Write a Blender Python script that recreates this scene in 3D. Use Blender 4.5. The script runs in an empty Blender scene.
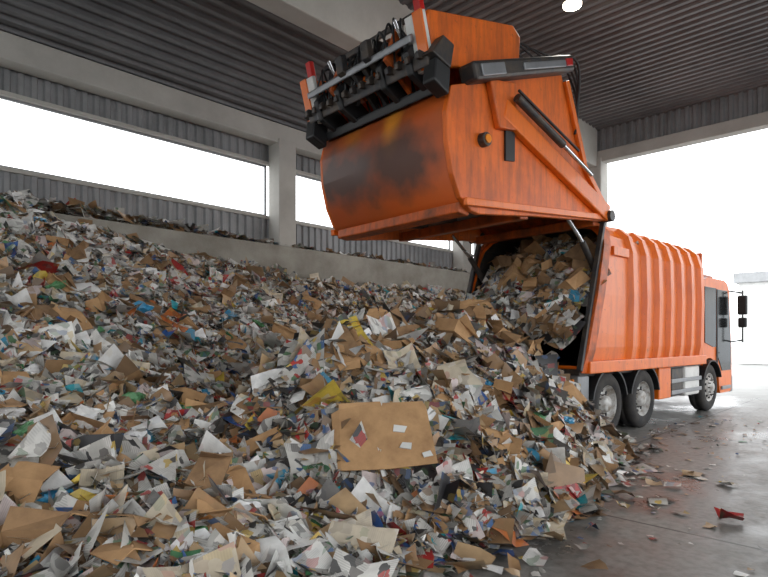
import bpy, bmesh, math, random
import numpy as np
from mathutils import Vector, Matrix, noise
random.seed(7); rng=np.random.default_rng(11)
S=bpy.context.scene
S.view_settings.view_transform='Standard'
S.view_settings.look='None'
def lin(c):
    return tuple(((v/255)/12.92 if v/255<=0.04045 else ((v/255+0.055)/1.055)**2.4) for v in c)
# ---------------------------------------------------------------- materials
def mat(name,rgb,rough=0.6,metal=0.0,rgb2=None,nscale=3.0,lo=0.4,hi=0.65,bump=0.0,bscale=40,coat=0,streak=None,smin=.48):
    m=bpy.data.materials.new(name); m.use_nodes=True; nt=m.node_tree; b=nt.nodes['Principled BSDF']
    b.inputs['Roughness'].default_value=rough; b.inputs['Metallic'].default_value=metal
    b.inputs['Coat Weight'].default_value=coat
    c=lin(rgb)+(1,)
    tc=nt.nodes.new('ShaderNodeTexCoord')
    n=nt.nodes.new('ShaderNodeTexNoise'); n.inputs['Scale'].default_value=nscale; n.inputs['Detail'].default_value=6; n.inputs['Roughness'].default_value=.65
    nt.links.new(tc.outputs['Object'],n.inputs['Vector'])
    r=nt.nodes.new('ShaderNodeValToRGB'); r.color_ramp.elements[0].position=lo; r.color_ramp.elements[1].position=hi
    c2=lin(rgb2)+(1,) if rgb2 else tuple(v*0.82 for v in c[:3])+(1,)
    r.color_ramp.elements[0].color=c; r.color_ramp.elements[1].color=c2
    nt.links.new(n.outputs['Fac'],r.inputs['Fac']); out=r.outputs['Color']
    if streak:
        mp=nt.nodes.new('ShaderNodeMapping'); mp.inputs['Scale'].default_value=(5,5,.7); nt.links.new(tc.outputs['Object'],mp.inputs['Vector'])
        n4=nt.nodes.new('ShaderNodeTexNoise'); n4.inputs['Scale'].default_value=1.6; n4.inputs['Detail'].default_value=8; n4.inputs['Roughness'].default_value=.7; nt.links.new(mp.outputs['Vector'],n4.inputs['Vector'])
        r4=nt.nodes.new('ShaderNodeMapRange'); r4.inputs['From Min'].default_value=smin; r4.inputs['From Max'].default_value=.78; r4.inputs['To Max'].default_value=.85; nt.links.new(n4.outputs['Fac'],r4.inputs['Value'])
        mx=nt.nodes.new('ShaderNodeMix'); mx.data_type='RGBA'; nt.links.new(r4.outputs['Result'],mx.inputs['Factor']); nt.links.new(out,mx.inputs['A']); mx.inputs['B'].default_value=lin(streak)+(1,); out=mx.outputs['Result']
        n5=nt.nodes.new('ShaderNodeTexNoise'); n5.inputs['Scale'].default_value=11; n5.inputs['Detail'].default_value=6; n5.inputs['Roughness'].default_value=.75; nt.links.new(tc.outputs['Object'],n5.inputs['Vector'])
        r5=nt.nodes.new('ShaderNodeMapRange'); r5.inputs['From Min'].default_value=.62; r5.inputs['From Max'].default_value=.68; r5.inputs['To Max'].default_value=.6; nt.links.new(n5.outputs['Fac'],r5.inputs['Value'])
        mx=nt.nodes.new('ShaderNodeMix'); mx.data_type='RGBA'; nt.links.new(r5.outputs['Result'],mx.inputs['Factor']); nt.links.new(out,mx.inputs['A']); mx.inputs['B'].default_value=lin((90,52,34))+(1,); out=mx.outputs['Result']
    nt.links.new(out,b.inputs['Base Color'])
    if bump>0:
        n2=nt.nodes.new('ShaderNodeTexNoise'); n2.inputs['Scale'].default_value=bscale; n2.inputs['Detail'].default_value=4
        nt.links.new(tc.outputs['Object'],n2.inputs['Vector'])
        bp=nt.nodes.new('ShaderNodeBump'); bp.inputs['Strength'].default_value=bump; bp.inputs['Distance'].default_value=.02
        nt.links.new(n2.outputs['Fac'],bp.inputs['Height']); nt.links.new(bp.outputs['Normal'],b.inputs['Normal'])
    return m
def emis(name,rgb,st):
    m=bpy.data.materials.new(name); m.use_nodes=True; b=m.node_tree.nodes['Principled BSDF']
    b.inputs['Base Color'].default_value=lin(rgb)+(1,); b.inputs['Emission Color'].default_value=lin(rgb)+(1,); b.inputs['Emission Strength'].default_value=st
    return m
M_or=mat('orange_paint',(228,110,14),.42,0,(208,92,14),1.6,.45,.8,coat=.15,streak=(182,88,26))
M_ort=mat('orange_paint_tailgate',(226,106,18),.48,0,(190,84,20),2.0,.42,.75,streak=(120,60,28),smin=.43)
M_or2=mat('orange_paint_dirty',(204,92,22),.5,0,(92,52,28),2.2,.42,.72,streak=(60,42,30))
M_blk=mat('black_plastic',(26,27,29),.5)
M_dk=mat('dark_steel',(52,52,55),.5,.3,(80,70,60),6)
M_gr=mat('grey_steel',(140,142,145),.4,.5)
M_rub=mat('tyre_rubber',(34,34,36),.85,0,(56,52,48),5)
M_rim=mat('wheel_rim_steel',(186,186,184),.45,.1,(120,110,98),8)
M_glass=mat('dark_glass',(14,18,21),.12,0)
M_white=mat('white_panel',(215,215,212),.5)
M_red=mat('red_plastic',(190,25,20),.35)
M_amb=mat('amber_lens',(240,140,20),.3)
M_chr=mat('chromed_rod',(200,202,205),.2,.9)
M_conc=mat('concrete_wall',(164,161,152),.85,0,(130,125,116),1.2,.35,.7,bump=.3)
M_beam=mat('concrete_beam',(190,188,182),.85,0,(168,165,159),.8,.35,.7,bump=.15)
M_clad=mat('wall_cladding_steel',(144,145,147),.5,.2,(120,122,124),1)
M_ceil=mat('ceiling_sheet_steel',(116,116,118),.5,.2,(95,96,99),.6)
M_card=mat('corrugated_cardboard',(182,144,102),.85,0,(152,116,80),4,.4,.7,bump=.1)
M_card2=mat('corrugated_cardboard_old',(150,118,84),.85,0,(114,88,64),5,.4,.7,bump=.1)
M_base=mat('compressed_paper_base',(88,82,72),.9,0,(134,128,116),14,.45,.6,bump=1,bscale=30)
M_bag=[mat('plastic_film_white',(226,226,226),.3),mat('plastic_film_blue',(60,140,180),.3),mat('plastic_film_grey',(160,162,162),.3),mat('plastic_film_green',(90,140,96),.35)]
M_out=mat('exterior_wall_paint',(232,232,230),.8)
M_fas=mat('exterior_fascia',(170,172,174),.7)
M_gate=mat('gate_panel',(222,226,230),.5)
def belly_mat():
    m=mat('scorched_orange_hopper',(214,96,22),.55,0,(190,82,24)); nt=m.node_tree; b=nt.nodes['Principled BSDF']
    tc=nt.nodes.new('ShaderNodeTexCoord')
    base=b.inputs['Base Color'].links[0].from_socket
    def spot(loc,sc,col,lo,hi,prev,mxv=.9):
        mp=nt.nodes.new('ShaderNodeMapping'); mp.vector_type='TEXTURE'; mp.inputs['Location'].default_value=loc; mp.inputs['Scale'].default_value=sc
        nt.links.new(tc.outputs['Object'],mp.inputs['Vector'])
        ln=nt.nodes.new('ShaderNodeVectorMath'); ln.operation='LENGTH'; nt.links.new(mp.outputs['Vector'],ln.inputs[0])
        n=nt.nodes.new('ShaderNodeTexNoise'); n.inputs['Scale'].default_value=3.0; n.inputs['Detail'].default_value=8; nt.links.new(tc.outputs['Object'],n.inputs['Vector'])
        a=nt.nodes.new('ShaderNodeMath'); a.operation='MULTIPLY_ADD'; a.inputs[1].default_value=1.3; nt.links.new(n.outputs['Fac'],a.inputs[0]); nt.links.new(ln.outputs['Value'],a.inputs[2])
        mr=nt.nodes.new('ShaderNodeMapRange'); mr.inputs['From Min'].default_value=lo; mr.inputs['From Max'].default_value=hi; mr.inputs['To Min'].default_value=mxv; mr.inputs['To Max'].default_value=0
        nt.links.new(a.outputs['Value'],mr.inputs['Value'])
        mx=nt.nodes.new('ShaderNodeMix'); mx.data_type='RGBA'; nt.links.new(mr.outputs['Result'],mx.inputs['Factor']); nt.links.new(prev,mx.inputs['A']); mx.inputs['B'].default_value=lin(col)+(1,)
        return mx.outputs['Result']
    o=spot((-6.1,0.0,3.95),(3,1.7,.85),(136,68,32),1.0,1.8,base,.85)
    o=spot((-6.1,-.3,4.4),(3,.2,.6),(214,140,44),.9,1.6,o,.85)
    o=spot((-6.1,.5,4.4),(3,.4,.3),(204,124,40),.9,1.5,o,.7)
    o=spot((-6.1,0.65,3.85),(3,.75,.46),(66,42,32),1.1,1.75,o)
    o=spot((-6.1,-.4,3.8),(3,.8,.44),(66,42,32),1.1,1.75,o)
    nt.links.new(o,b.inputs['Base Color']); return m
M_belly=belly_mat()
def paper_mat():
    m=bpy.data.materials.new('printed_waste_paper'); m.use_nodes=True; nt=m.node_tree; b=nt.nodes['Principled BSDF']; L=nt.links.new
    at=nt.nodes.new('ShaderNodeAttribute'); at.attribute_name='pcol'
    uv=nt.nodes.new('ShaderNodeUVMap'); uv.uv_map='UVMap'
    v=nt.nodes.new('ShaderNodeTexVoronoi'); v.distance='CHEBYCHEV'; v.voronoi_dimensions='2D'; v.inputs['Scale'].default_value=17; L(uv.outputs['UV'],v.inputs['Vector'])
    sep=nt.nodes.new('ShaderNodeSeparateColor'); L(v.outputs['Color'],sep.inputs['Color'])
    rp=nt.nodes.new('ShaderNodeValToRGB'); rp.color_ramp.interpolation='CONSTANT'
    cols=[(60,60,60),(166,52,44),(112,108,104),(62,96,142),(192,164,90),(92,122,90),(148,128,110),(52,50,52),(208,204,198)]
    el=rp.color_ramp.elements; el[0].position=0; el[0].color=lin(cols[0])+(1,); el[1].position=1/len(cols); el[1].color=lin(cols[1])+(1,)
    for i in range(2,len(cols)):
        e=el.new(i/len(cols)); e.color=lin(cols[i])+(1,)
    L(sep.outputs['Blue'],rp.inputs['Fac'])
    st=nt.nodes.new('ShaderNodeMath'); st.operation='GREATER_THAN'; st.inputs[1].default_value=.62; L(sep.outputs['Red'],st.inputs[0])
    f=nt.nodes.new('ShaderNodeMath'); f.operation='MULTIPLY'; L(st.outputs[0],f.inputs[0]); L(at.outputs['Alpha'],f.inputs[1])
    mx=nt.nodes.new('ShaderNodeMix'); mx.data_type='RGBA'; L(f.outputs[0],mx.inputs['Factor']); L(at.outputs['Color'],mx.inputs['A']); L(rp.outputs['Color'],mx.inputs['B'])
    w=nt.nodes.new('ShaderNodeTexWave'); w.bands_direction='Y'; w.inputs['Scale'].default_value=24; w.inputs['Distortion'].default_value=.5; L(uv.outputs['UV'],w.inputs['Vector'])
    g=nt.nodes.new('ShaderNodeMath'); g.operation='GREATER_THAN'; g.inputs[1].default_value=.5; L(sep.outputs['Green'],g.inputs[0])
    w1=nt.nodes.new('ShaderNodeMath'); w1.operation='MULTIPLY'; L(w.outputs['Fac'],w1.inputs[0]); L(g.outputs[0],w1.inputs[1])
    w2=nt.nodes.new('ShaderNodeMath'); w2.operation='MULTIPLY'; L(w1.outputs[0],w2.inputs[0]); L(at.outputs['Alpha'],w2.inputs[1])
    w3=nt.nodes.new('ShaderNodeMath'); w3.operation='MULTIPLY'; w3.inputs[1].default_value=.35; L(w2.outputs[0],w3.inputs[0])
    mx2=nt.nodes.new('ShaderNodeMix'); mx2.data_type='RGBA'; L(w3.outputs[0],mx2.inputs['Factor']); L(mx.outputs['Result'],mx2.inputs['A']); mx2.inputs['B'].default_value=(.05,.05,.06,1)
    n=nt.nodes.new('ShaderNodeTexNoise'); n.inputs['Scale'].default_value=9; n.inputs['Detail'].default_value=5; L(uv.outputs['UV'],n.inputs['Vector'])
    gr=nt.nodes.new('ShaderNodeMapRange'); gr.inputs['From Min'].default_value=.3; gr.inputs['From Max'].default_value=.7; gr.inputs['To Min'].default_value=.74; gr.inputs['To Max'].default_value=1.05; L(n.outputs['Fac'],gr.inputs['Value'])
    vm=nt.nodes.new('ShaderNodeVectorMath'); vm.operation='SCALE'; L(mx2.outputs['Result'],vm.inputs[0]); L(gr.outputs['Result'],vm.inputs['Scale'])
    L(vm.outputs['Vector'],b.inputs['Base Color']); b.inputs['Roughness'].default_value=.45
    return m
M_pap=paper_mat()
def floor_mat():
    m=bpy.data.materials.new('worn_concrete_floor'); m.use_nodes=True; nt=m.node_tree; b=nt.nodes['Principled BSDF']; L=nt.links.new
    tc=nt.nodes.new('ShaderNodeTexCoord')
    n=nt.nodes.new('ShaderNodeTexNoise'); n.inputs['Scale'].default_value=.7; n.inputs['Detail'].default_value=9; n.inputs['Roughness'].default_value=.7; L(tc.outputs['Object'],n.inputs['Vector'])
    r=nt.nodes.new('ShaderNodeValToRGB'); r.color_ramp.elements[0].position=.34; r.color_ramp.elements[1].position=.66
    r.color_ramp.elements[0].color=lin((92,91,89))+(1,); r.color_ramp.elements[1].color=lin((146,144,139))+(1,); L(n.outputs['Fac'],r.inputs['Fac'])
    n3=nt.nodes.new('ShaderNodeTexNoise'); n3.inputs['Scale'].default_value=14; n3.inputs['Detail'].default_value=8; L(tc.outputs['Object'],n3.inputs['Vector'])
    r3=nt.nodes.new('ShaderNodeValToRGB'); r3.color_ramp.elements[0].position=.34; r3.color_ramp.elements[0].color=(.5,.5,.5,1); r3.color_ramp.elements[1].position=.58; L(n3.outputs['Fac'],r3.inputs['Fac'])
    mm=nt.nodes.new('ShaderNodeMix'); mm.data_type='RGBA'; mm.blend_type='MULTIPLY'; mm.inputs['Factor'].default_value=.65; L(r.outputs['Color'],mm.inputs['A']); L(r3.outputs['Color'],mm.inputs['B'])
    bk=nt.nodes.new('ShaderNodeTexBrick'); bk.offset=0; bk.inputs['Scale'].default_value=1; bk.inputs['Brick Width'].default_value=5; bk.inputs['Row Height'].default_value=3.1; bk.inputs['Mortar Size'].default_value=.016
    bk.inputs['Color1'].default_value=(1,1,1,1); bk.inputs['Color2'].default_value=(1,1,1,1); bk.inputs['Mortar'].default_value=(.25,.25,.25,1); L(tc.outputs['Object'],bk.inputs['Vector'])
    m2=nt.nodes.new('ShaderNodeMix'); m2.data_type='RGBA'; m2.blend_type='MULTIPLY'; m2.inputs['Factor'].default_value=1; L(mm.outputs['Result'],m2.inputs['A']); L(bk.outputs['Color'],m2.inputs['B'])
    L(m2.outputs['Result'],b.inputs['Base Color'])
    rr=nt.nodes.new('ShaderNodeMapRange'); rr.inputs['From Min'].default_value=.38; rr.inputs['From Max'].default_value=.6; rr.inputs['To Min'].default_value=.24; rr.inputs['To Max'].default_value=.55; L(n.outputs['Fac'],rr.inputs['Value']); L(rr.outputs['Result'],b.inputs['Roughness'])
    bp=nt.nodes.new('ShaderNodeBump'); bp.inputs['Strength'].default_value=.3; bp.inputs['Distance'].default_value=.01; L(n3.outputs['Fac'],bp.inputs['Height']); L(bp.outputs['Normal'],b.inputs['Normal'])
    return m
M_floor=floor_mat()
M_ground=mat('outdoor_asphalt',(170,170,168),.7,0,(150,150,148),.5)
# ---------------------------------------------------------------- helpers
def empty(name,loc=(0,0,0),rz=0,parent=None):
    e=bpy.data.objects.new(name,None); S.collection.objects.link(e); e.location=loc; e.rotation_euler=(0,0,rz); e.empty_display_size=.3; e.parent=parent; return e
def obj(name,verts,faces,m,parent=None,bevel=0,smooth=False,solid=0,mats=None):
    me=bpy.data.meshes.new(name); me.from_pydata([tuple(v) for v in verts],[],faces)
    bm=bmesh.new(); bm.from_mesh(me); bmesh.ops.recalc_face_normals(bm,faces=bm.faces)
    bm.to_mesh(me); bm.free()
    for mm in (mats or [m]): me.materials.append(mm)
    if smooth:
        for p in me.polygons: p.use_smooth=True
    o=bpy.data.objects.new(name,me); S.collection.objects.link(o)
    if parent: o.parent=parent
    if solid:
        s=o.modifiers.new('sol','SOLIDIFY'); s.thickness=solid; s.offset=-1
        if mats: s.material_offset=1
    if bevel:
        b=o.modifiers.new('bev','BEVEL'); b.width=bevel; b.segments=2; b.limit_method='ANGLE'; b.angle_limit=.6
    return o
def box(name,x0,x1,y0,y1,z0,z1,m,parent=None,bevel=.01):
    v=[(x,y,z) for x in (x0,x1) for y in (y0,y1) for z in (z0,z1)]
    f=[(0,1,3,2),(4,6,7,5),(0,4,5,1),(2,3,7,6),(0,2,6,4),(1,5,7,3)]
    return obj(name,v,f,m,parent,bevel)
def prism(name,pts,y0,y1,m,parent=None,bevel=.01,smooth=False):
    n=len(pts); v=[(x,y0,z) for x,z in pts]+[(x,y1,z) for x,z in pts]
    f=[tuple(range(n)),tuple(range(2*n-1,n-1,-1))]+[(i,(i+1)%n,(i+1)%n+n,i+n) for i in range(n)]
    return obj(name,v,f,m,parent,bevel,smooth)
def cyl(name,p0,p1,r,m,parent=None,seg=16,r2=None):
    p0=Vector(p0);p1=Vector(p1);d=(p1-p0).normalized(); a=d.orthogonal().normalized(); b=d.cross(a); r2=r if r2 is None else r2
    v=[p0+(a*math.cos(t)+b*math.sin(t))*r for t in [2*math.pi*i/seg for i in range(seg)]]+[p1+(a*math.cos(t)+b*math.sin(t))*r2 for t in [2*math.pi*i/seg for i in range(seg)]]
    f=[tuple(range(seg)),tuple(range(2*seg-1,seg-1,-1))]+[(i,(i+1)%seg,(i+1)%seg+seg,i+seg) for i in range(seg)]
    return obj(name,v,f,m,parent,min(.008,r*.2))
def strip(name,p0,p1,w,y0,y1,m,parent=None,bevel=.01):
    a=Vector(p0);b=Vector(p1);d=(b-a).normalized();n=Vector((-d.y,d.x))*w/2
    return prism(name,[tuple(a-n),tuple(b-n),tuple(b+n),tuple(a+n)],y0,y1,m,parent,bevel)
def lathe(name,prof,cx,cz,m,parent=None,seg=48,smooth=True):
    v=[];f=[];n=len(prof)
    for i in range(seg):
        t=2*math.pi*i/seg
        for (y,r) in prof: v.append((cx+r*math.cos(t),y,cz+r*math.sin(t)))
    for i in range(seg):
        j=(i+1)%seg
        for k in range(n-1): f.append((i*n+k,i*n+k+1,j*n+k+1,j*n+k))
    return obj(name,v,f,m,parent,0,smooth)
def cable(name,pts,r,m,parent=None):
    c=bpy.data.curves.new(name,'CURVE'); c.dimensions='3D'; c.bevel_depth=r; c.bevel_resolution=2
    s=c.splines.new('NURBS'); s.points.add(len(pts)-1); s.use_endpoint_u=True; s.order_u=3
    for p,q in zip(s.points,pts): p.co=(*q,1)
    c.materials.append(m); o=bpy.data.objects.new(name,c); S.collection.objects.link(o); o.parent=parent; return o
def corrugated(name,o,along,across,width,nrm,pitch,depth,m,parent=None):
    o=Vector(o);along=Vector(along);across=Vector(across).normalized();nrm=Vector(nrm).normalized()
    v=[];k=int(width/pitch)
    prof=[(0,0),(.35,0),(.5,1),(.85,1)]
    for i in range(k):
        for a,h in prof:
            p=o+across*(i+a)*pitch+nrm*h*depth; v+= [p,p+along]
    v+=[o+across*width,o+across*width+along]
    n=len(v)//2; f=[(2*i,2*i+2,2*i+3,2*i+1) for i in range(n-1)]
    me=bpy.data.meshes.new(name); me.from_pydata([tuple(q) for q in v],[],f); me.materials.append(m)
    ob=bpy.data.objects.new(name,me); S.collection.objects.link(ob); ob.parent=parent; return ob
# ---------------------------------------------------------------- building
XE=17.3; X0=-6.0; YL=12.0
obj('floor',[(X0,-9,0),(XE+.4,-9,0),(XE+.4,12.2,0),(X0,12.2,0)],[(0,1,2,3)],M_floor)
obj('ground',[(-60,-80,-.03),(120,-80,-.03),(120,80,-.03),(-60,80,-.03)],[(0,1,2,3)],M_ground)
wl=empty('wall_left')
box('push_wall',X0,XE,11.4,11.95,0,3.9,M_conc,wl,.03)
corrugated('cladding_lower',(X0,12.05,3.5),(0,0,1.2),(1,0,0),XE-X0,(0,-1,0),.22,.05,M_clad,wl)
corrugated('cladding_upper',(X0,12.05,6.05),(0,0,1.1),(1,0,0),XE-X0,(0,-1,0),.22,.05,M_clad,wl)
box('lower_rail',X0,XE,11.97,12.1,4.64,4.72,M_beam,wl)
box('upper_rail',X0,XE,11.97,12.1,6.02,6.1,M_beam,wl)
box('eaves_beam',X0,XE,11.55,11.95,6.5,6.98,M_beam,wl,.02)
for i,x in enumerate((.4,8.15,15.9)): box('concrete_column_%d'%(i+1),x,x+.52,11.5,11.97,3.9,6.6,M_beam,wl,.02)
for i,(a,b) in enumerate(((X0,.4),(.92,8.15),(8.67,15.9))):
    w=empty('window_%d'%(i+1)); 
    box('frame_bottom',a,b,12.06,12.12,4.7,4.76,M_gr,w,.005); box('frame_top',a,b,12.06,12.12,5.98,6.04,M_gr,w,.005)
    box('frame_side_a',a,a+.05,12.06,12.12,4.7,6.04,M_gr,w,.005); box('frame_side_b',b-.05,b,12.06,12.12,4.7,6.04,M_gr,w,.005)
ce=empty('ceiling')
sl=Vector((0,-4.7,1.22)); 
corrugated('roof_sheet_side_bay',(X0,12.1,6.98),(XE-X0+.3,0,0),sl,sl.length,(0,-.25,-1),.26,.07,M_ceil,ce)
corrugated('roof_sheet_main_bay',(X0,-9,8.22),(0,16.4,0),(1,0,0),XE-X0+.3,(0,0,-1),.24,.06,M_ceil,ce)
obj('roof_cover',[(X0,12.3,7.1),(XE+.5,12.3,7.1),(XE+.5,7.4,8.4),(X0,7.4,8.4),(X0,-9,8.4),(XE+.5,-9,8.4)],[(0,1,2,3),(3,2,5,4)],M_ceil,ce)
box('main_beam',X0,XE,7.33,7.77,7.0,8.22,M_beam,ce,.03)
box('main_beam_outer',X0,XE,-7.0,-6.5,7.0,8.22,M_beam,ce,.03)
wf=empty('added_light_block'); box('light_block_lower',X0-.3,X0,-9,12.2,0,3.0,M_conc,wf); corrugated('light_block_upper',(X0-.05,-9,6.2),(0,0,2.1),(0,1,0),21.2,(1,0,0),.22,.05,M_clad,wf)  # unseen wall behind the camera, added to cut frontal light
wb=empty('wall_back')
box('door_column',XE-.05,XE+.5,7.2,7.8,0,7.3,M_beam,wb,.03)
box('infill_concrete',XE,XE+.3,7.8,12,0,4.2,M_conc,wb,.01)
corrugated('infill_cladding',(XE+.1,7.8,4.2),(0,0,4.1),(0,1,0),4.3,(-1,0,0),.22,.05,M_clad,wb)
box('door_lintel',XE,XE+.35,-9,7.6,7.15,7.5,M_beam,wb,.02)
corrugated('lintel_cladding',(XE+.1,-9,7.5),(0,0,.8),(0,1,0),16.6,(-1,0,0),.22,.05,M_clad,wb)
ob_=empty('depot_building')
box('facade',40,52,-12,8.1,0,5.0,M_out,ob_); box('fascia',39.7,52.2,-12.2,8.3,5.0,5.6,M_fas,ob_)
for i in range(5): box('gate_%d'%i,39.9,40,6.2-i*3.6-2.6,6.2-i*3.6,0,3.9,M_gate,ob_)
def highbay(x,y,z,top,r=.22):
    e=empty('highbay_lamp'); 
    cyl('suspension',(x,y,z+.25),(x,y,top),.012,M_dk,e); cyl('housing',(x,y,z+.05),(x,y,z+.28),r,M_dk,e,24,.09)
    cyl('lens',(x,y,z),(x,y,z+.05),r*.9,emis('lamp_glow',(255,246,225),25),e,24)
    l=bpy.data.lights.new('lamp_light','AREA'); l.shape='DISK'; l.size=.4; l.energy=120; l.color=(1,.95,.85)
    o=bpy.data.objects.new('lamp_light',l); S.collection.objects.link(o); o.location=(x,y,z-.02); o.parent=e
highbay(9.75,4.6,7.7,8.3,.18)
# ---------------------------------------------------------------- pile height field
dx=.1; gx=np.arange(-3,17.01,dx); gy=np.arange(1.4,11.36,dx)
XX,YY=np.meshgrid(gx,gy,indexing='ij')
def interp(v,xs,ys): return np.interp(v,xs,ys)
toe=interp(gx,[-3,2,3.2,4.4,5.6,6.6,7.6,8.6,9.4,17],[1.9,2.1,2.4,2.5,2.65,3.1,4.2,5.8,6.9,7.2])
wallh=interp(gx,[-3,2.5,3.6,6,9,12,17],[4.1,4.05,3.65,3.4,3.2,3.3,3.2])
T=(YY-toe[:,None])/(11.4-toe[:,None])
prof=interp(T,[-1,0,.1,.3,.55,.78,.92,1],[-.3,0,.07,.19,.42,.70,.90,1.0])
H=prof*wallh[:,None]
H=H-.34*np.exp(-((YY-6.6)/.9)**2)*np.clip((XX-2.8)/1.2,0,1)*np.clip((9-XX)/1.5,0,1)
tt=np.clip(((XX-4.5)/2.9),0,1)
rx=4.5+tt*2.9; dxx=XX-rx; dyy=YY-4.95
dxx=np.where(dxx>0,dxx*2.1,dxx*.95)
dist=np.sqrt(dxx**2+dyy**2)
ridge=1.80+.22*tt
slope=.74+.30*np.clip((XX-5.0)/2.4,0,1)
slope=np.where(dyy>0,1.2,slope)
mound=ridge-slope*np.maximum(0,np.sqrt(dist**2+.12)-.3)
MF=1/(1+np.exp(-np.clip((mound-H)/.12,-20,20)))
k=.07
Hc=np.log(np.exp(np.clip(H,-2,9)/k)+np.exp(np.clip(mound,-2,9)/k))*k
H=np.where((H<=.02)&(mound<=.02),np.maximum(H,mound),Hc)
NZ=np.zeros_like(H)
for i,x in enumerate(gx):
    for j,y in enumerate(gy):
        NZ[i,j]=noise.fractal(Vector((x*.9,y*.9,3.1)),1.0,2.0,4)*.20+noise.noise(Vector((x*3.2,y*3.2,9)))*.10
H=H+NZ*np.clip(H*1.4,0,1)
H=np.minimum(H,interp(gx,[-3,3,4,17],[4.4,4.2,4.0,3.7])[:,None])
def bil(G,x,y):
    fx=np.clip((x-gx[0])/dx,0,len(gx)-1.001); fy=np.clip((y-gy[0])/dx,0,len(gy)-1.001)
    i=fx.astype(int); j=fy.astype(int); a=fx-i;b=fy-j
    return (G[i,j]*(1-a)*(1-b)+G[i+1,j]*a*(1-b)+G[i,j+1]*(1-a)*b+G[i+1,j+1]*a*b)
def Hs(x,y): return bil(H,x,y)
def h1(x,y): return float(Hs(np.array([x]),np.array([y]))[0])
def normals(x,y,f=Hs,e=.12):
    gxn=(f(x+e,y)-f(x-e,y))/(2*e); gyn=(f(x,y+e)-f(x,y-e))/(2*e)
    n=np.stack([-gxn,-gyn,np.ones_like(gxn)],1); return n/np.linalg.norm(n,axis=1)[:,None]
PAL=[((228,227,222),.5,18),((212,210,204),.9,18),((190,187,180),1,16),((240,239,236),.12,11),((162,159,152),.9,8),
     ((176,140,102),.05,9),((154,122,88),.05,7),((194,164,126),.05,6),((122,98,74),0,4),((206,192,168),.3,7),
     ((178,46,42),.5,1.8),((52,92,156),.5,1.8),((70,154,190),.4,1.2),((70,124,82),.5,1.5),((222,192,78),.4,1.5),((208,120,60),.4,.9),((88,84,80),.5,5),((50,49,51),.4,3.2),((40,158,170),.2,.6),((216,200,196),.7,7)]
PC=np.array([lin(p[0]) for p in PAL]);PA=np.array([p[1] for p in PAL]);PW=np.array([p[2] for p in PAL])
PWm=PW.copy(); PWm[[0,1,3]]*=.75; PWm[5:9]*=1.5; PWm[[16,17]]*=2.0
PW=PW/PW.sum(); PWm=PWm/PWm.sum()
def papers(P,N,tilt=.5,smin=.05,smed=.15,sd=.42,smax=.40,mf=None):
    n=len(P)
    nn=N+rng.normal(0,1,(n,3))*(tilt*rng.uniform(.2,1.5,(n,1))); nn/=np.linalg.norm(nn,axis=1)[:,None]
    r=rng.normal(0,1,(n,3)); t=np.cross(nn,r); t/=np.linalg.norm(t,axis=1)[:,None]; b=np.cross(nn,t)
    w=np.clip(smed*np.exp(rng.normal(0,sd,n)),smin,smax); h=np.clip(w*rng.uniform(.45,1.4,n),.04,smax)
    ci=rng.choice(len(PAL),n,p=PW)
    if mf is None: mf=np.full(n,.5)
    ci=np.where(rng.random(n)<mf,rng.choice(len(PAL),n,p=PWm),ci)
    isb=(ci>=5)&(ci<=8); w=np.where(isb,w*1.15,w)
    cu=rng.normal(0,.09,n)*w*np.where(isb,.4,1); cv=rng.normal(0,.12,n)*h*np.where(isb,.4,1); tw=rng.normal(0,.07,n)*w
    fold=np.where(rng.random(n)<.25,rng.normal(0,.4,n)*w*.5,0)
    V=np.zeros((n,9,3)); UV=np.zeros((n,9,2)); off=rng.uniform(0,60,(n,2)); k=0
    crum=np.where(rng.random(n)<.25,.13,.03)
    for u in (-1,0,1):
        for v in (-1,0,1):
            ju=rng.normal(0,.06,n)*w; jv=rng.normal(0,.06,n)*h
            z=cu*u*u+cv*v*v+tw*u*v+fold*abs(u)+rng.normal(0,1,n)*crum*w
            V[:,k]=P+t*(u*w/2+ju)[:,None]+b*(v*h/2+jv)[:,None]+nn*z[:,None]
            UV[:,k,0]=off[:,0]+u*w/2; UV[:,k,1]=off[:,1]+v*h/2; k+=1
    br=rng.uniform(.70,1.08,n)*(1-.08*mf)
    C=np.ones((n,4)); C[:,:3]=np.clip(PC[ci]*br[:,None],0,.9); C[:,3]=PA[ci]
    return V.reshape(-1,3),UV.reshape(-1,2),np.repeat(C,9,axis=0)
FQ=np.array([(0,3,4,1),(1,4,5,2),(3,6,7,4),(4,7,8,5)])
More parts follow.
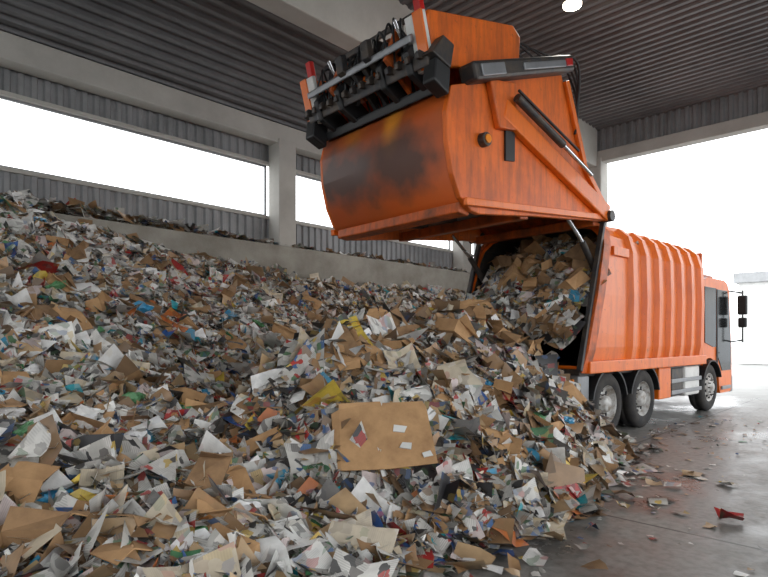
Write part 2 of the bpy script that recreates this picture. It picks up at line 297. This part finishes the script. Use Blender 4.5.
def build_papers(name,parts,basev=None,basef=None,parent=None,ymax=None,ymin=None):
    V=np.concatenate([p[0] for p in parts]);U=np.concatenate([p[1] for p in parts]);C=np.concatenate([p[2] for p in parts])
    V[:,2]=np.maximum(V[:,2],.008)
    if ymax: V[:,1]=np.minimum(V[:,1],ymax)
    if ymin: V[:,1]=np.maximum(V[:,1],ymin)
    n=len(V)//9
    F=(FQ[None]+ (np.arange(n)*9)[:,None,None]).reshape(-1,4)
    if basev is None: basev=np.zeros((0,3)); basef=np.zeros((0,4),int)
    nb=len(basev); allV=np.concatenate([V,basev]); allF=np.concatenate([F,basef+len(V)])
    me=bpy.data.meshes.new(name)
    me.vertices.add(len(allV)); me.vertices.foreach_set('co',allV.astype(np.float32).ravel())
    me.loops.add(len(allF)*4); me.loops.foreach_set('vertex_index',allF.astype(np.int32).ravel())
    me.polygons.add(len(allF)); me.polygons.foreach_set('loop_start',np.arange(0,len(allF)*4,4,dtype=np.int32))
    me.update(calc_edges=True)
    me.materials.append(M_pap); me.materials.append(M_base)
    mi=np.zeros(len(allF),dtype=np.int32); mi[len(F):]=1; me.polygons.foreach_set('material_index',mi)
    uvl=me.uv_layers.new(name='UVMap'); UU=np.concatenate([U,basev[:,:2]]); uvl.data.foreach_set('uv',UU[allF.ravel()].astype(np.float32).ravel())
    ca=me.color_attributes.new('pcol','FLOAT_COLOR','POINT'); CC=np.concatenate([C,np.tile([[.2,.18,.14,0]],(nb,1))]); ca.data.foreach_set('color',CC.astype(np.float32).ravel())
    me.validate(); o=bpy.data.objects.new(name,me); S.collection.objects.link(o)
    if parent:o.parent=parent
    return o
idx=-np.ones(H.shape,int); bv=[];bf=[]
for i in range(len(gx)-1):
    for j in range(len(gy)-1):
        if max(H[i,j],H[i+1,j],H[i,j+1],H[i+1,j+1])>.04:
            q=[]
            for (a,b) in ((i,j),(i+1,j),(i+1,j+1),(i,j+1)):
                if idx[a,b]<0: idx[a,b]=len(bv); bv.append((gx[a],gy[b],max(H[a,b]-.06,0.003)))
                q.append(idx[a,b])
            bf.append(q)
bv=np.array(bv);bf=np.array(bf)
CART=[(3.42,3.28,.80,.60,(-.5,-.60,.72),.05,.16,True),(4.75,4.65,.26,.34,(-.6,-.6,.5),.1,.12,False),(2.2,3.7,.3,.24,(-.4,-.5,.8),.5,.08,False),
 (7.4,3.5,.42,.32,(-.3,-.8,.6),.4,.1,False),(6.9,2.45,.5,.22,(0,-.1,1),.5,.04,False),(1.0,4.2,.34,.24,(-.2,-.6,.8),1.2,.08,False),(2.0,6.8,.4,.35,(-.2,-.6,.8),.4,.08,False),
 (4.4,7.6,.5,.4,(-.2,-.6,.8),2.2,.08,False),(7.5,9.5,.6,.45,(-.2,-.6,.8),.9,.08,False),(9.5,9.2,.6,.5,(-.4,-.6,.8),2.5,.1,False),(5.6,3.6,.4,.3,(-.3,-.6,.7),2.0,.08,False),(2.6,5.3,.42,.28,(-.3,-.6,.8),1.0,.08,False),
 (1.7,3.0,.36,.24,(-.3,-.4,.9),2.4,.06,False),(6.6,4.6,.45,.35,(-.5,-.6,.7),1.4,.1,False),(7.3,5.0,.5,.35,(-.5,-.4,.8),.3,.1,False),(5.9,4.9,.4,.3,(-.6,-.3,.8),2.8,.1,False),(1.2,5.8,.4,.3,(-.2,-.6,.8),.2,.08,False),(3.4,6.2,.4,.3,(-.3,-.5,.8),1.8,.08,False)]
def sample(n,smed,sd,tilt,zlo,zhi,smax):
    px=rng.uniform(-3,16.9,n);py=rng.uniform(1.45,11.2,n)
    ph=Hs(px,py);d=np.sqrt(px**2+py**2)
    vis=(px*.6947-py*.7193)/(np.maximum(px*.7193+py*.6947,.1))
    wgt=np.clip(5.5/d,.35,1)*np.where((vis<-.95)|(vis>.95),.3,1)
    acc=(ph>.05)&(rng.random(n)<wgt)
    px,py,ph=px[acc],py[acc],ph[acc]
    off=rng.uniform(zlo,zhi,len(px))
    for c in CART[:6]:
        dd=np.sqrt((px-c[0])**2+(py-c[1])**2); off=np.where(dd<c[2]*.62,np.minimum(off,-.05),off)
    P=np.stack([px,py,np.maximum(ph+off,.03)],1)
    return papers(P,normals(px,py),tilt,.04,smed,sd,smax,bil(MF,px,py))
parts=[sample(90000,.20,.40,.28,-.07,.05,.5),sample(120000,.13,.38,.38,-.05,.07,.28),sample(150000,.07,.38,.5,-.03,.07,.2)]
n=1000; sx=rng.uniform(1.5,8.6,n); tz=np.interp(sx,[1.5,3,4.4,5.6,6.6,7.6,8.6],[2.1,2.35,2.5,2.65,3.0,3.3,3.4]); sy=tz-np.abs(rng.exponential(1,n))*np.interp(sx,[2,4.5,6],[.12,.2,.34])+.25
P=np.stack([sx,sy,rng.uniform(.012,.06,n)],1); parts.append(papers(P,np.tile([[0,0,1.]],(n,1)),.09,.03,.12))
n=420; P=np.stack([rng.uniform(3,13,n),3.3-np.abs(rng.exponential(1.2,n)),np.full(n,.012)],1); parts.append(papers(P,np.tile([[0,0,1.]],(n,1)),.03,.015,.035,.6,.16))
pile=build_papers('waste_paper_pile',parts,bv,bf,None,11.37)
n=1700; lx=np.where(rng.random(n)<.75,rng.uniform(-3,7.0,n),rng.uniform(6.5,16.5,n)); 
P=np.stack([lx,rng.uniform(11.48,11.85,n),3.93+rng.uniform(0,.2,n)*np.clip((8.5-lx)/5,.08,1)],1)
build_papers('ledge_papers',[papers(P,np.tile([[0,0,1.]],(n,1)),.3)],None,None,wl,None,11.41)
def carton(x,y,w,l,nrm,yaw,lift=.1,labels=True,m=None):
    z=h1(x,y)+lift
    nrm=Vector(nrm).normalized(); up=Vector((0,0,1)); t=up.cross(nrm); t=(t if t.length>.01 else Vector((1,0,0))).normalized(); b=nrm.cross(t)
    R=Matrix((t,b,nrm)).transposed().to_4x4() @ Matrix.Rotation(yaw,4,'Z')
    f=min(w,l)*.28; j=lambda:random.uniform(-.03,.03)
    v=[(-w/2+j(),-l/2+j(),j()),(0,-l/2+j(),.012+j()),(w/2+j(),-l/2+j(),0),(-w/2+j(),l/2,.0),(0,l/2+j(),.015+j()),(w/2,l/2+j(),j()),
       (-w/2+.02,l/2+f,.04+j()),(-.01,l/2+f*.95,.05),(.01,l/2+f,.02+j()),(w/2-.02,l/2+f,-.03),
       (-w/2-f,-l/2+.03,-.06),(-w/2-f,l/2-.03,-.04)]
    fs=[(0,1,4,3),(1,2,5,4),(3,4,7,6),(4,5,9,8),(0,3,11,10)]
    if labels:
        v[:6]=[(-w/2,-l/2,0),(0,-l/2-.02,.012),(w/2,-l/2+.01,0),(-w/2+.02,l/2,.0),(0,l/2,.015),(w/2,l/2-.02,0)]
        v[6:12]=[(-w/2+.02,l/2+.05,.02),(-.01,l/2+.05,.02),(.01,l/2+.04,.01),(w/2-.02,l/2+.05,-.01),(-w/2-.05,-l/2+.03,-.02),(-w/2-.05,l/2-.03,-.02)]
        for q in ([(.08,.05),(.2,.02),(.24,.12),(.1,.16)],[(.12,-.22),(.24,-.26),(.26,-.16),(.16,-.14)],[(.36,-.4),(.46,-.38),(.44,-.3),(.35,-.33)]):
            k=len(v); v+=[(a*w,b_*l,.022) for a,b_ in q]; fs.append((k,k+1,k+2,k+3))
    me=bpy.data.meshes.new('cardboard_box'); me.from_pydata(v,[],fs); me.materials.append(m or M_card); me.materials.append(M_white)
    if labels:
        for q in (-1,-2,-3): me.polygons[q].material_index=1
    o=bpy.data.objects.new('cardboard_box',me); S.collection.objects.link(o); o.matrix_world=Matrix.Translation((x,y,z))@R; o.parent=pile
    s=o.modifiers.new('s','SOLIDIFY'); s.thickness=.008
    return o
for c in CART: carton(*c)
def pick(x0,x1,y0,y1):
    for _ in range(80):
        x=random.uniform(x0,x1);y=random.uniform(y0,y1)
        if h1(x,y)>.3 and math.hypot(x-3.42,y-3.28)>.95: return x,y
    return x,y
for i in range(75):
    x,y=pick(.2,14,2.5,10.4) if i%2 else pick(.4,7,2.5,5.4)
    s=random.uniform(.22,.48)
    nn=normals(np.array([x]),np.array([y]))[0]
    carton(x,y,s,s*random.uniform(.5,.9),(nn[0]+random.gauss(0,.25),nn[1]+random.gauss(0,.25),nn[2]),random.uniform(0,6),random.uniform(.03,.08),False,random.choice([M_card,M_card2]))
def crushed(x,y,w,l,h,rot,parent,z=None,lift=.02):
    z=h1(x,y)+lift if z is None else z
    j=lambda s:random.uniform(-s,s)
    v=[(sx*w/2+j(.12*w),sy*l/2+j(.12*l),sz*h/2+j(.2*h)) for sx in (-1,1) for sy in (-1,1) for sz in (-1,1)]
    fs=[(0,1,3,2),(4,6,7,5),(0,4,5,1),(2,3,7,6),(0,2,6,4)]
    k=len(v); v+=[(v[1][0]*1.5,v[1][1],v[1][2]+j(.1)),(v[3][0]*1.5,v[3][1],v[3][2]+j(.1)),(v[5][0]*1.5,v[5][1],v[5][2]+j(.1)),(v[7][0]*1.45,v[7][1],v[7][2]+j(.1))]
    fs+=[(1,3,k+1,k),(5,7,k+3,k+2)]
    o=obj('crushed_carton',v,fs,random.choice([M_card,M_card2]),parent,0,False,.006); o.location=(x,y,z); o.rotation_euler=rot; return o
for i in range(95):
    x,y=pick(.3,15,2.8,10.5)
    s=random.uniform(.16,.42); crushed(x,y,s,s*random.uniform(.6,1),s*random.uniform(.25,.7),(random.uniform(-.8,.8),random.uniform(-.8,.8),random.uniform(0,6)),pile)
for i in range(24):
    s=random.uniform(.2,.42); crushed(random.uniform(5.0,7.7),random.uniform(3.9,5.4),s,s*.8,s*.5,(random.uniform(-.8,.8),random.uniform(-.8,.8),random.uniform(0,6)),pile,None,.05)
def bag(x,y,r):
    bm=bmesh.new(); bmesh.ops.create_icosphere(bm,subdivisions=3,radius=1); sdv=random.uniform(0,50)
    sc=Vector((random.uniform(.7,1.4),random.uniform(.6,1.1),random.uniform(.3,.6)))*r
    for v in bm.verts:
        p=v.co.copy(); d=1+.45*noise.noise(p*2.2+Vector((sdv,0,0)))+.28*abs(noise.noise(p*5+Vector((0,sdv,0))))
        v.co=Vector((p.x*sc.x,p.y*sc.y,p.z*sc.z))*d
    me=bpy.data.meshes.new('plastic_bag'); bm.to_mesh(me); bm.free(); me.materials.append(random.choice(M_bag+M_bag[:1]))
    o=bpy.data.objects.new('plastic_bag',me); S.collection.objects.link(o); o.parent=pile; o.location=(x,y,h1(x,y)+.05); o.rotation_euler=(random.uniform(-.6,.6),random.uniform(-.6,.6),random.uniform(0,6))
for i in range(110):
    x,y=pick(.3,12,2.8,10.3); bag(x,y,random.uniform(.06,.15))
# ---------------------------------------------------------------- TRUCK
tr=empty('garbage_truck',(11.356,4.709,0),math.radians(-4))
prof=[(-1.20,1.12),(-1.25,1.45),(-1.27,2.3),(-1.25,3.05),(-1.19,3.28),(-1.02,3.44),(-.8,3.5),(0,3.52)]
prof=prof+[(-y,z) for y,z in prof[-2::-1]]
def xr(z): return -3.1+(z-1.12)*(.76/2.4)
v=[];n=len(prof)
for y,z in prof: v.append((xr(z),y,z))
for y,z in prof: v.append((2.0,y,z))
f=[(i,i+1,i+1+n,i+n) for i in range(n-1)]+[tuple(range(n,2*n))]+[(0,n-1,2*n-1,n)]
obj('body_shell',v,f,None,tr,0,False,.06,[M_or,M_dk])
v=[]
for s,x in ((1.0,-.06),(1.045,-.06),(1.045,.16),(1.0,.16)):
    for y,z in prof: v.append((xr(z)+x,y*s,2.3+(z-2.3)*s))
f=[]
for k in range(4):
    k2=(k+1)%4
    for i in range(n-1): f.append((k*n+i,k*n+i+1,k2*n+i+1,k2*n+i))
obj('rear_collar',v,f,M_or2,tr)
strip('collar_seal',(xr(1.1)-.1,1.1),(xr(3.45)-.1,3.45),.07,-1.28,-1.2,M_dk,tr)
strip('collar_seal_far',(xr(1.1)-.1,1.1),(xr(3.45)-.1,3.45),.07,1.2,1.28,M_dk,tr)
def rib(x0,sgn,i,w=.13):
    pp=prof[:8]; v=[];f=[]
    for y,z in pp:
        oy,oz=(-1,0) if z<3.1 else (-.7,.7) if z<3.46 else (0,1)
        for a,h in ((-w,-.01),(-w*.55,.075),(w*.55,.075),(w,-.01)):
            v.append((x0+a,sgn*(y+oy*h),z+oz*h))
    for k in range(len(pp)-1):
        for q in range(3): f.append((k*4+q,k*4+q+1,(k+1)*4+q+1,(k+1)*4+q))
    f.append((0,1,2,3)); 
    obj('body_rib_%d'%i,v,f,M_or,tr)
for i,x in enumerate((-1.5,-.97,-.44,.09,.62,1.15,1.68)):
    rib(x,1,i*2); rib(x,-1,i*2+1)
for sg in (-1,1):
    a,b=sorted((sg*1.19,sg*1.31)); box('side_rail',-3.0,2.0,a,b,1.05,1.24,M_or,tr,.015)
    a,b=sorted((sg*1.2,sg*1.3)); box('top_rail',-2.2,-1.65,a,b,2.95,3.1,M_or,tr,.01)
box('front_bulkhead',1.95,2.06,-1.22,1.22,1.12,3.42,M_or2,tr,.02)
box('body_floor',-3.1,2.0,-1.18,1.18,1.0,1.12,M_dk,tr)
for y in (-.45,.38): box('chassis_rail',-3.0,3.7,y,y+.08,.72,1.0,M_dk,tr)
for x in (-2.26,-.93,2.5): cyl('axle',(x,-1,.52),(x,1,.52),.09,M_dk,tr)
def wheel(x,side,dual):
    s=side; R=.52
    def P(l): return [(s*y,r) for y,r in l]
    segs=[(1.24,.94),(.90,.62)] if dual else [(1.22,.92)]
    for k,(o,i) in enumerate(segs):
        lathe('tyre',P([(o-.03,.30),(o,.34),(o+.0,.44),(o-.02,.49),(o-.05,R),((o+i)/2+.02,R),((o+i)/2+.01,R-.015),((o+i)/2-.01,R-.015),((o+i)/2-.02,R),(i+.05,R),(i,.47),(i,.34),(i+.03,.30)]),x,R,M_rub,tr)
    o=segs[0][0]
    if dual: pr=[(o-.02,.31),(o-.04,.29),(o-.11,.27),(o-.13,.17),(o-.09,.15),(o-.02,.13),(o-.0,.09),(o,.0)]
    else: pr=[(o-.02,.31),(o-.03,.29),(o-.07,.27),(o-.0,.19),(o+.02,.15),(o+.01,.13),(o+.06,.09),(o+.07,.0)]
    lathe('rim',P(pr),x,R,M_rim,tr)
    for k in range(10):
        t=2*math.pi*k/10; yb=o-.10 if dual else o+.02; rr=.158 if dual else .165
        cyl('wheel_nut',(x+rr*math.cos(t),s*(yb-.02),R+rr*math.sin(t)),(x+rr*math.cos(t),s*(yb+.035),R+rr*math.sin(t)),.013,M_dk,tr,6)
        t+=.3; rh=.225; yh=o-.13 if dual else o-.035
        cyl('hand_hole',(x+rh*math.cos(t),s*(yh),R+rh*math.sin(t)),(x+rh*math.cos(t),s*(yh+.025),R+rh*math.sin(t)),.027,M_blk,tr,10)
for sd in (-1,1):
    wheel(-2.26,sd,True); wheel(-.93,sd,True); wheel(2.5,sd,False)
def arch(name,cx,r0,r1,a0,a1,y0,y1,m):
    N=14; pts=[(cx+r1*math.cos(a),.52+r1*math.sin(a)) for a in [a0+(a1-a0)*i/N for i in range(N+1)]]+[(cx+r0*math.cos(a),.52+r0*math.sin(a)) for a in [a1+(a0-a1)*i/N for i in range(N+1)]]
    prism(name,pts,y0,y1,m,tr,.004)
for sd in (-1,1):
    a,b=sorted((sd*.62,sd*1.28))
    for x in (-2.26,-.93): arch('mudguard',x,.575,.61,math.radians(12),math.radians(168),a,b,M_blk)
    arch('mudguard_front',2.5,.57,.60,math.radians(20),math.radians(160),a,b,M_blk)
box('tool_locker_orange',-.28,.28,-1.24,-.75,.45,1.04,M_or,tr,.02)
box('battery_box',.42,1.0,-1.2,-.6,.45,1.0,M_dk,tr,.02)
box('tank_white',1.05,1.86,-1.22,-.6,.42,1.02,M_white,tr,.04)
for z in (.5,.72): box('side_guard_bar',.3,1.9,-1.25,-1.22,z,z+.08,M_gr,tr,.01)
box('fuel_tank_far',-.2,1.8,.6,1.2,.42,1.0,M_gr,tr,.06)
for sd in (-1,1):
    a,b=sorted((sd*.75,sd*1.22)); box('rear_light_box',-3.2,-2.86,a,b,.55,1.02,M_gr,tr,.03)
    a,b=sorted((sd*.8,sd*1.15)); box('rear_light_red',-3.23,-3.19,a,b,.72,.86,M_red,tr,.01)
    a,b=sorted((sd*.8,sd*1.15)); box('rear_light_amber',-3.23,-3.19,a,b,.88,.97,M_amb,tr,.01)
arc=[(2.5+.64*math.cos(a),.52+.64*math.sin(a)) for a in [math.radians(q) for q in range(0,131,13)]]
cp=[(2.1,1.02),(2.1,2.75),(2.2,2.88),(2.4,2.93),(3.5,2.93),(3.72,2.86),(3.84,2.7),(4.0,1.4),(4.02,.42),(3.9,.34),(3.2,.34)]+arc
prism('cab_shell',cp,-1.2,1.2,M_or,tr,.05)
for sd in (-1,1):
    a,b=sorted((sd*1.195,sd*1.215))
    prism('side_window',[(3.0,1.2),(3.0,2.7),(3.66,2.7),(3.76,2.5),(3.92,1.42),(3.92,.85),(3.3,.85)],a,b,M_glass,tr,.005)
    prism('rear_side_window',[(2.2,1.5),(2.2,2.72),(2.9,2.72),(2.9,1.4),(2.7,1.4)],a,b,M_glass,tr,.005)
    a,b=sorted((sd*1.21,sd*1.23)); box('door_handle',2.98,3.1,a,b,1.25,1.29,M_blk,tr,.004)
    strip('door_pillar',(2.95,.9),(2.95,2.7),.05,a,b,M_blk,tr,.004)
    box('entry_step',3.25,3.85,min(sd*1.18,sd*1.24),max(sd*1.18,sd*1.24),.42,.5,M_gr,tr,.01)
v=[(4.03,-1.05,1.3),(4.03,1.05,1.3),(3.87,1.05,2.68),(3.87,-1.05,2.68)]
obj('windscreen',v,[(0,1,2,3)],M_glass,tr,0,False,.02)
box('bumper',3.95,4.12,-1.2,1.2,.32,.72,M_gr,tr,.04); box('grille',4.0,4.06,-.8,.8,.8,1.2,M_blk,tr,.02)
for sd in (-1,1):
    box('headlight',4.05,4.14,min(sd*.75,sd*1.1),max(sd*.75,sd*1.1),.5,.66,M_white,tr,.02)
    y=sd*1.42
    cyl('mirror_arm_top',(3.8,sd*1.15,2.72),(4.05,y,2.66),.018,M_blk,tr,8); cyl('mirror_arm_low',(3.95,sd*1.15,1.5),(4.05,y,1.55),.018,M_blk,tr,8)
    cyl('mirror_post',(4.05,y,1.5),(4.05,y,2.72),.018,M_blk,tr,8)
    box('mirror_main',3.99,4.09,y-.1,y+.1,2.15,2.6,M_blk,tr,.03); box('mirror_wide',3.99,4.09,y-.09,y+.09,1.85,2.08,M_blk,tr,.03)
box('roof_fairing',2.3,3.4,-1.0,1.0,2.92,3.05,M_or2,tr,.04)
cyl('exhaust_stack',(2.07,-.9,1.1),(2.07,-.9,2.7),.06,M_dk,tr)
# ---- raised tailgate
belly=[(-6.16,4.51),(-6.24,4.2),(-6.22,3.85),(-6.13,3.5),(-6.0,3.25),(-5.8,3.12)]
side=belly+[(-5.65,3.10),(-4.54,3.24),(-2.45,3.46),(-2.42,3.62),(-3.2,4.2),(-3.62,5.1),(-3.78,5.41)]
prism('tailgate_side_near',side,-1.27,-1.19,M_ort,tr,.012)
prism('tailgate_side_far',side,1.13,1.21,M_ort,tr,.012)
v=[(x,-1.19,z) for x,z in belly]+[(x,1.15,z) for x,z in belly]; m_=len(belly)
obj('hopper_belly',v,[(i,i+1,i+1+m_,i+m_) for i in range(m_-1)],M_belly,tr,0,True,.05)
top=[(-6.16,4.51),(-3.78,5.41),(-3.62,5.1),(-3.2,4.2),(-2.42,3.62)]
v=[(x,-1.19,z-.02) for x,z in top]+[(x,1.15,z-.02) for x,z in top]
obj('tailgate_back_skin',v,[(i,i+1,i+6,i+5) for i in range(4)],M_or2,tr,0,False,.05)
for (a,b) in (((-5.95,3.16),(-5.75,3.14)),((-4.7,3.26),(-4.5,3.28)),((-2.7,3.44),(-2.5,3.46))):
    strip('underside_crossbar',a,b,.14,-1.2,1.16,M_or2,tr,.02)
prism('packer_plate',[(-5.7,3.3),(-4.6,3.4),(-4.6,3.5),(-5.7,3.42)],-1.17,1.13,M_or2,tr)
prism('ejector_plate',[(-4.4,3.5),(-2.8,3.62),(-3.4,4.0),(-4.3,3.9)],-1.17,1.13,M_dk,tr)
for y in (-.6,.0,.6): strip('packer_rib',(-5.7,3.26),(-4.6,3.37),.08,y-.04,y+.04,M_dk,tr)
lf=empty('lifter_assembly',(-6.1*.38,-.06,0),0,tr); lf.scale=(.62,.93,1)
for sd in (-1,1):
    Y=lambda a,b:sorted((sd*a,sd*b))
    a,b=Y(1.27,1.37); strip('lift_arm',(-5.25,4.47),(-2.5,3.56),.26,a,b,M_or,tr,.02)
    a,b=Y(1.27,1.33); strip('edge_flange',(-5.95,3.2),(-2.6,3.5),.09,a,b,M_or,tr,.01)
    strip('front_flange',(-3.7,5.3),(-3.18,4.22),.1,a,b,M_or,tr,.01); strip('neck_flange',(-3.2,4.2),(-2.45,3.6),.1,a,b,M_or,tr,.01)
    a,b=Y(1.27,1.36); prism('arm_bracket',[(-5.55,4.75),(-5.0,4.85),(-5.0,4.25),(-5.35,4.2)],a,b,M_ort,tr,.02)
    y=sd*1.43
    cyl('side_cylinder',(-5.1,y,4.62),(-4.0,y,4.28),.055,M_dk,tr); cyl('side_cylinder_rod',(-4.0,y,4.28),(-3.2,y,4.02),.03,M_chr,tr)
    cyl('side_pipe',(-5.0,y-sd*.04,4.75),(-3.5,y-sd*.04,4.32),.02,M_blk,tr,8)
    cyl('lamp_body',(-5.6,sd*1.26,4.0),(-5.6,sd*1.36,4.0),.085,M_dk,tr); cyl('lamp_face',(-5.6,sd*1.36,4.0),(-5.6,sd*1.38,4.0),.055,M_amb,tr)
    cyl('hinge_pin',(-2.5,sd*1.1,3.52),(-2.5,sd*1.42,3.52),.09,M_dk,tr)
    a,b=Y(1.27,1.30); prism('slot_plate',[(-5.15,3.85),(-4.95,3.88),(-4.95,4.25),(-5.05,4.4),(-5.15,4.35)],a,b,M_blk,tr,.005)
    cyl('lift_cylinder',(-2.35,sd*1.12,2.55),(-2.9,sd*1.12,3.1),.05,M_dk,tr); cyl('lift_rod',(-2.9,sd*1.12,3.1),(-3.4,sd*1.12,3.45),.03,M_chr,tr)
    a,b=Y(1.2,1.46); strip('side_light_bar',(-5.95,4.68),(-3.75,5.5),.22,a,b,M_dk,tr,.04)
    a,b=Y(1.43,1.48); strip('bar_reflector',(-5.0,5.03),(-4.0,5.4),.09,a,b,M_gr,tr,.01); strip('bar_lamp',(-5.85,4.71),(-5.4,4.88),.14,a,b,M_gr,tr,.01)
    strip('bar_red',(-3.98,5.42),(-3.82,5.48),.1,a,b,M_red,tr,.01)
    a,b=Y(1.12,1.2); prism('hood_cheek',[(-6.33,4.7),(-6.5,5.2),(-6.46,5.3),(-4.85,5.72),(-4.68,5.62),(-4.72,5.15)],a,b,M_ort,tr,.02)
    a,b=Y(.92,1.2); prism('hood_end_plate',[(-6.42,4.65),(-6.58,5.25),(-6.52,5.27),(-6.35,4.66)],a,b,M_white,tr,.01)
    a,b=Y(1.06,1.2); prism('hood_end_stripe',[(-6.44,4.65),(-6.60,5.25),(-6.57,5.26),(-6.41,4.66)],a,b,M_or,tr,.004)
    a,b=Y(1.02,1.12); prism('marker_post',[(-6.5,5.25),(-6.56,5.5),(-6.48,5.52),(-6.42,5.27)],a,b,M_red,tr,.01)
    for q in (.45,.95):
        a,b=Y(q-.05,q+.05)
        prism('lifter_arm',[(-6.1,4.45),(-6.75,4.62),(-6.9,4.85),(-6.75,4.98),(-6.4,4.85),(-6.0,4.7)],a,b,M_blk,lf,.02)
        prism('lifter_bracket',[(-6.3,4.8),(-6.55,5.05),(-6.45,5.4),(-6.25,5.5),(-6.2,5.1)],a,b,M_dk,lf,.02)
    cyl('lifter_cylinder',(-6.15,sd*.7,4.75),(-6.6,sd*.7,5.15),.06,M_gr,lf); cyl('lifter_rod',(-6.6,sd*.7,5.15),(-6.8,sd*.7,5.35),.028,M_chr,lf)
    cyl('tilt_cylinder',(-6.5,sd*.25,4.7),(-6.45,sd*.95,5.1),.045,M_dk,lf); cyl('tilt_rod',(-6.45,sd*.95,5.1),(-6.42,sd*1.1,5.2),.025,M_chr,lf)
    a,b=Y(1.15,1.36); prism('bumper_block',[(-6.35,4.35),(-6.75,4.45),(-6.7,4.72),(-6.3,4.66)],a,b,M_blk,lf,.03)
    prism('bumper_wedge',[(-6.3,4.66),(-6.8,4.75),(-6.5,5.0),(-6.2,4.95)],a,b,M_dk,lf,.02)
    a,b=Y(.2,.34); prism('gripper_hook',[(-6.6,4.9),(-7.0,5.0),(-7.05,5.2),(-6.9,5.25),(-6.85,5.1),(-6.6,5.05)],a,b,M_dk,lf,.02)
    a,b=Y(.55,.62); prism('lifter_gusset',[(-6.2,4.6),(-6.9,4.9),(-6.6,5.35),(-6.3,5.3)],a,b,M_or2,lf,.01)
    a,b=Y(.08,.14); prism('centre_gusset',[(-6.2,4.6),(-6.85,4.95),(-6.5,5.4),(-6.3,5.4)],a,b,M_dk,lf,.01)
prism('hood_back',[(-4.85,5.66),(-4.68,5.6),(-4.72,5.15),(-4.78,5.15)],-1.12,1.12,M_or2,tr,.01)
prism('hood_top',[(-6.0,5.36),(-4.85,5.66),(-4.85,5.72),(-6.0,5.42)],-1.12,1.12,M_or2,tr,.01)
strip('comb_beam',(-6.75,4.72),(-6.55,4.8),.16,-1.25,1.25,M_dk,lf,.02)
strip('lifter_tube',(-6.9,4.98),(-6.8,5.02),.09,-1.05,1.15,M_gr,lf,.02)
strip('lifter_lower_bar',(-6.35,4.5),(-6.2,4.56),.12,-1.2,1.3,M_blk,lf,.02)
strip('lifter_plate',(-6.6,5.0),(-6.3,5.3),.04,-.95,.95,M_blk,lf,.01)
strip('lifter_plate_orange',(-6.3,5.05),(-6.2,5.45),.05,-.2,.95,M_or2,lf,.01)
strip('orange_tray',(-6.6,4.95),(-6.2,4.82),.06,-.9,.35,M_ort,lf,.01)
strip('upper_tube',(-6.5,5.42),(-6.4,5.46),.08,-.9,1.1,M_dk,lf,.02)
for i in range(14):
    y=-1.15+i*.18; prism('comb_tooth_%d'%i,[(-6.72,4.74),(-6.88,4.72),(-6.9,4.78),(-6.85,4.82),(-6.7,4.82)],y-.03,y+.03,M_dk,lf,.006)
cyl('cross_shaft',(-6.3,-1.2,5.0),(-6.3,1.2,5.0),.05,M_gr,lf); cyl('cross_shaft_upper',(-6.05,-1.15,5.2),(-6.05,1.15,5.2),.04,M_dk,lf)
for i in range(26):
    y=random.uniform(-1.0,1.1); y2=y+random.uniform(-.5,.5)
    cable('hydraulic_hose_%d'%i,[(-6.1,y,4.65),(-6.4,y*.9+.1,5.1+random.uniform(0,.3)),(-6.75,(y+y2)/2,5.2+random.uniform(-.1,.35)),(-6.7,y2,4.85)],.018,M_blk,lf)
for i in range(6):
    x=-5.6+i*.3; cable('top_hose_%d'%i,[(x,-.9,5.2+i*.08),(x+.2,-.95,5.75),(x+.5,-1.1,5.5+i*.05),(x+.8,-1.2,5.2+i*.1)],.015,M_blk,tr)
for i in range(4):
    cable('rear_hose_%d'%i,[(-4.1+i*.12,-1.3,5.5),(-3.6+i*.05,-1.4+i*.1,5.75),(-3.35,-1.35,5.3-i*.1),(-3.45,-1.3,4.9-i*.1)],.018,M_blk,tr)
# load inside body
lx=np.arange(-3.45,-.9,.1); ly=np.arange(-1.12,1.13,.1)
def zl(x,y): return np.clip(1.75+(x+3.45)*1.05,1.2,3.22)-.10*np.abs(y)+.07*np.sin(x*5+y*3)+.06*np.sin(y*6-x*2)
bv=np.array([(x,y,float(zl(x,y))-.06) for x in lx for y in ly]); ny=len(ly)
bf=np.array([(i*ny+j,(i+1)*ny+j,(i+1)*ny+j+1,i*ny+j+1) for i in range(len(lx)-1) for j in range(ny-1)])
n=3800; qx=rng.uniform(-3.5,-1.0,n); qy=rng.uniform(-1.1,1.1,n)
P=np.stack([qx,qy,zl(qx,qy)+rng.uniform(-.05,.07,n)],1)
ld=build_papers('paper_load',[papers(P,normals(qx,qy,zl),.38,.05,.16,.42,.4,np.full(n,.7))],bv,bf,tr)
for i in range(26):
    x=random.uniform(-3.3,-1.6); y=random.uniform(-.95,.95); s=random.uniform(.24,.48)
    crushed(x,y,s,s*.8,s*random.uniform(.35,.8),(random.uniform(-.9,.9),random.uniform(-.9,.9),random.uniform(0,6)),tr,float(zl(x,y))+.02)
# ---------------------------------------------------------------- world + camera
w=bpy.data.worlds.new('overcast_sky'); S.world=w; w.use_nodes=True
bg=w.node_tree.nodes['Background']; bg.inputs['Color'].default_value=(.96,.98,1,1); bg.inputs['Strength'].default_value=3.0
cd=bpy.data.cameras.new('camera'); cam=bpy.data.objects.new('camera',cd); S.collection.objects.link(cam); S.camera=cam
cam.location=(0,0,1.6); cam.rotation_euler=(math.pi/2,0,math.radians(44-90)); cd.sensor_width=36; cd.lens=555*36/768; cd.shift_y=49.5/768; cd.clip_start=.05; cd.clip_end=500
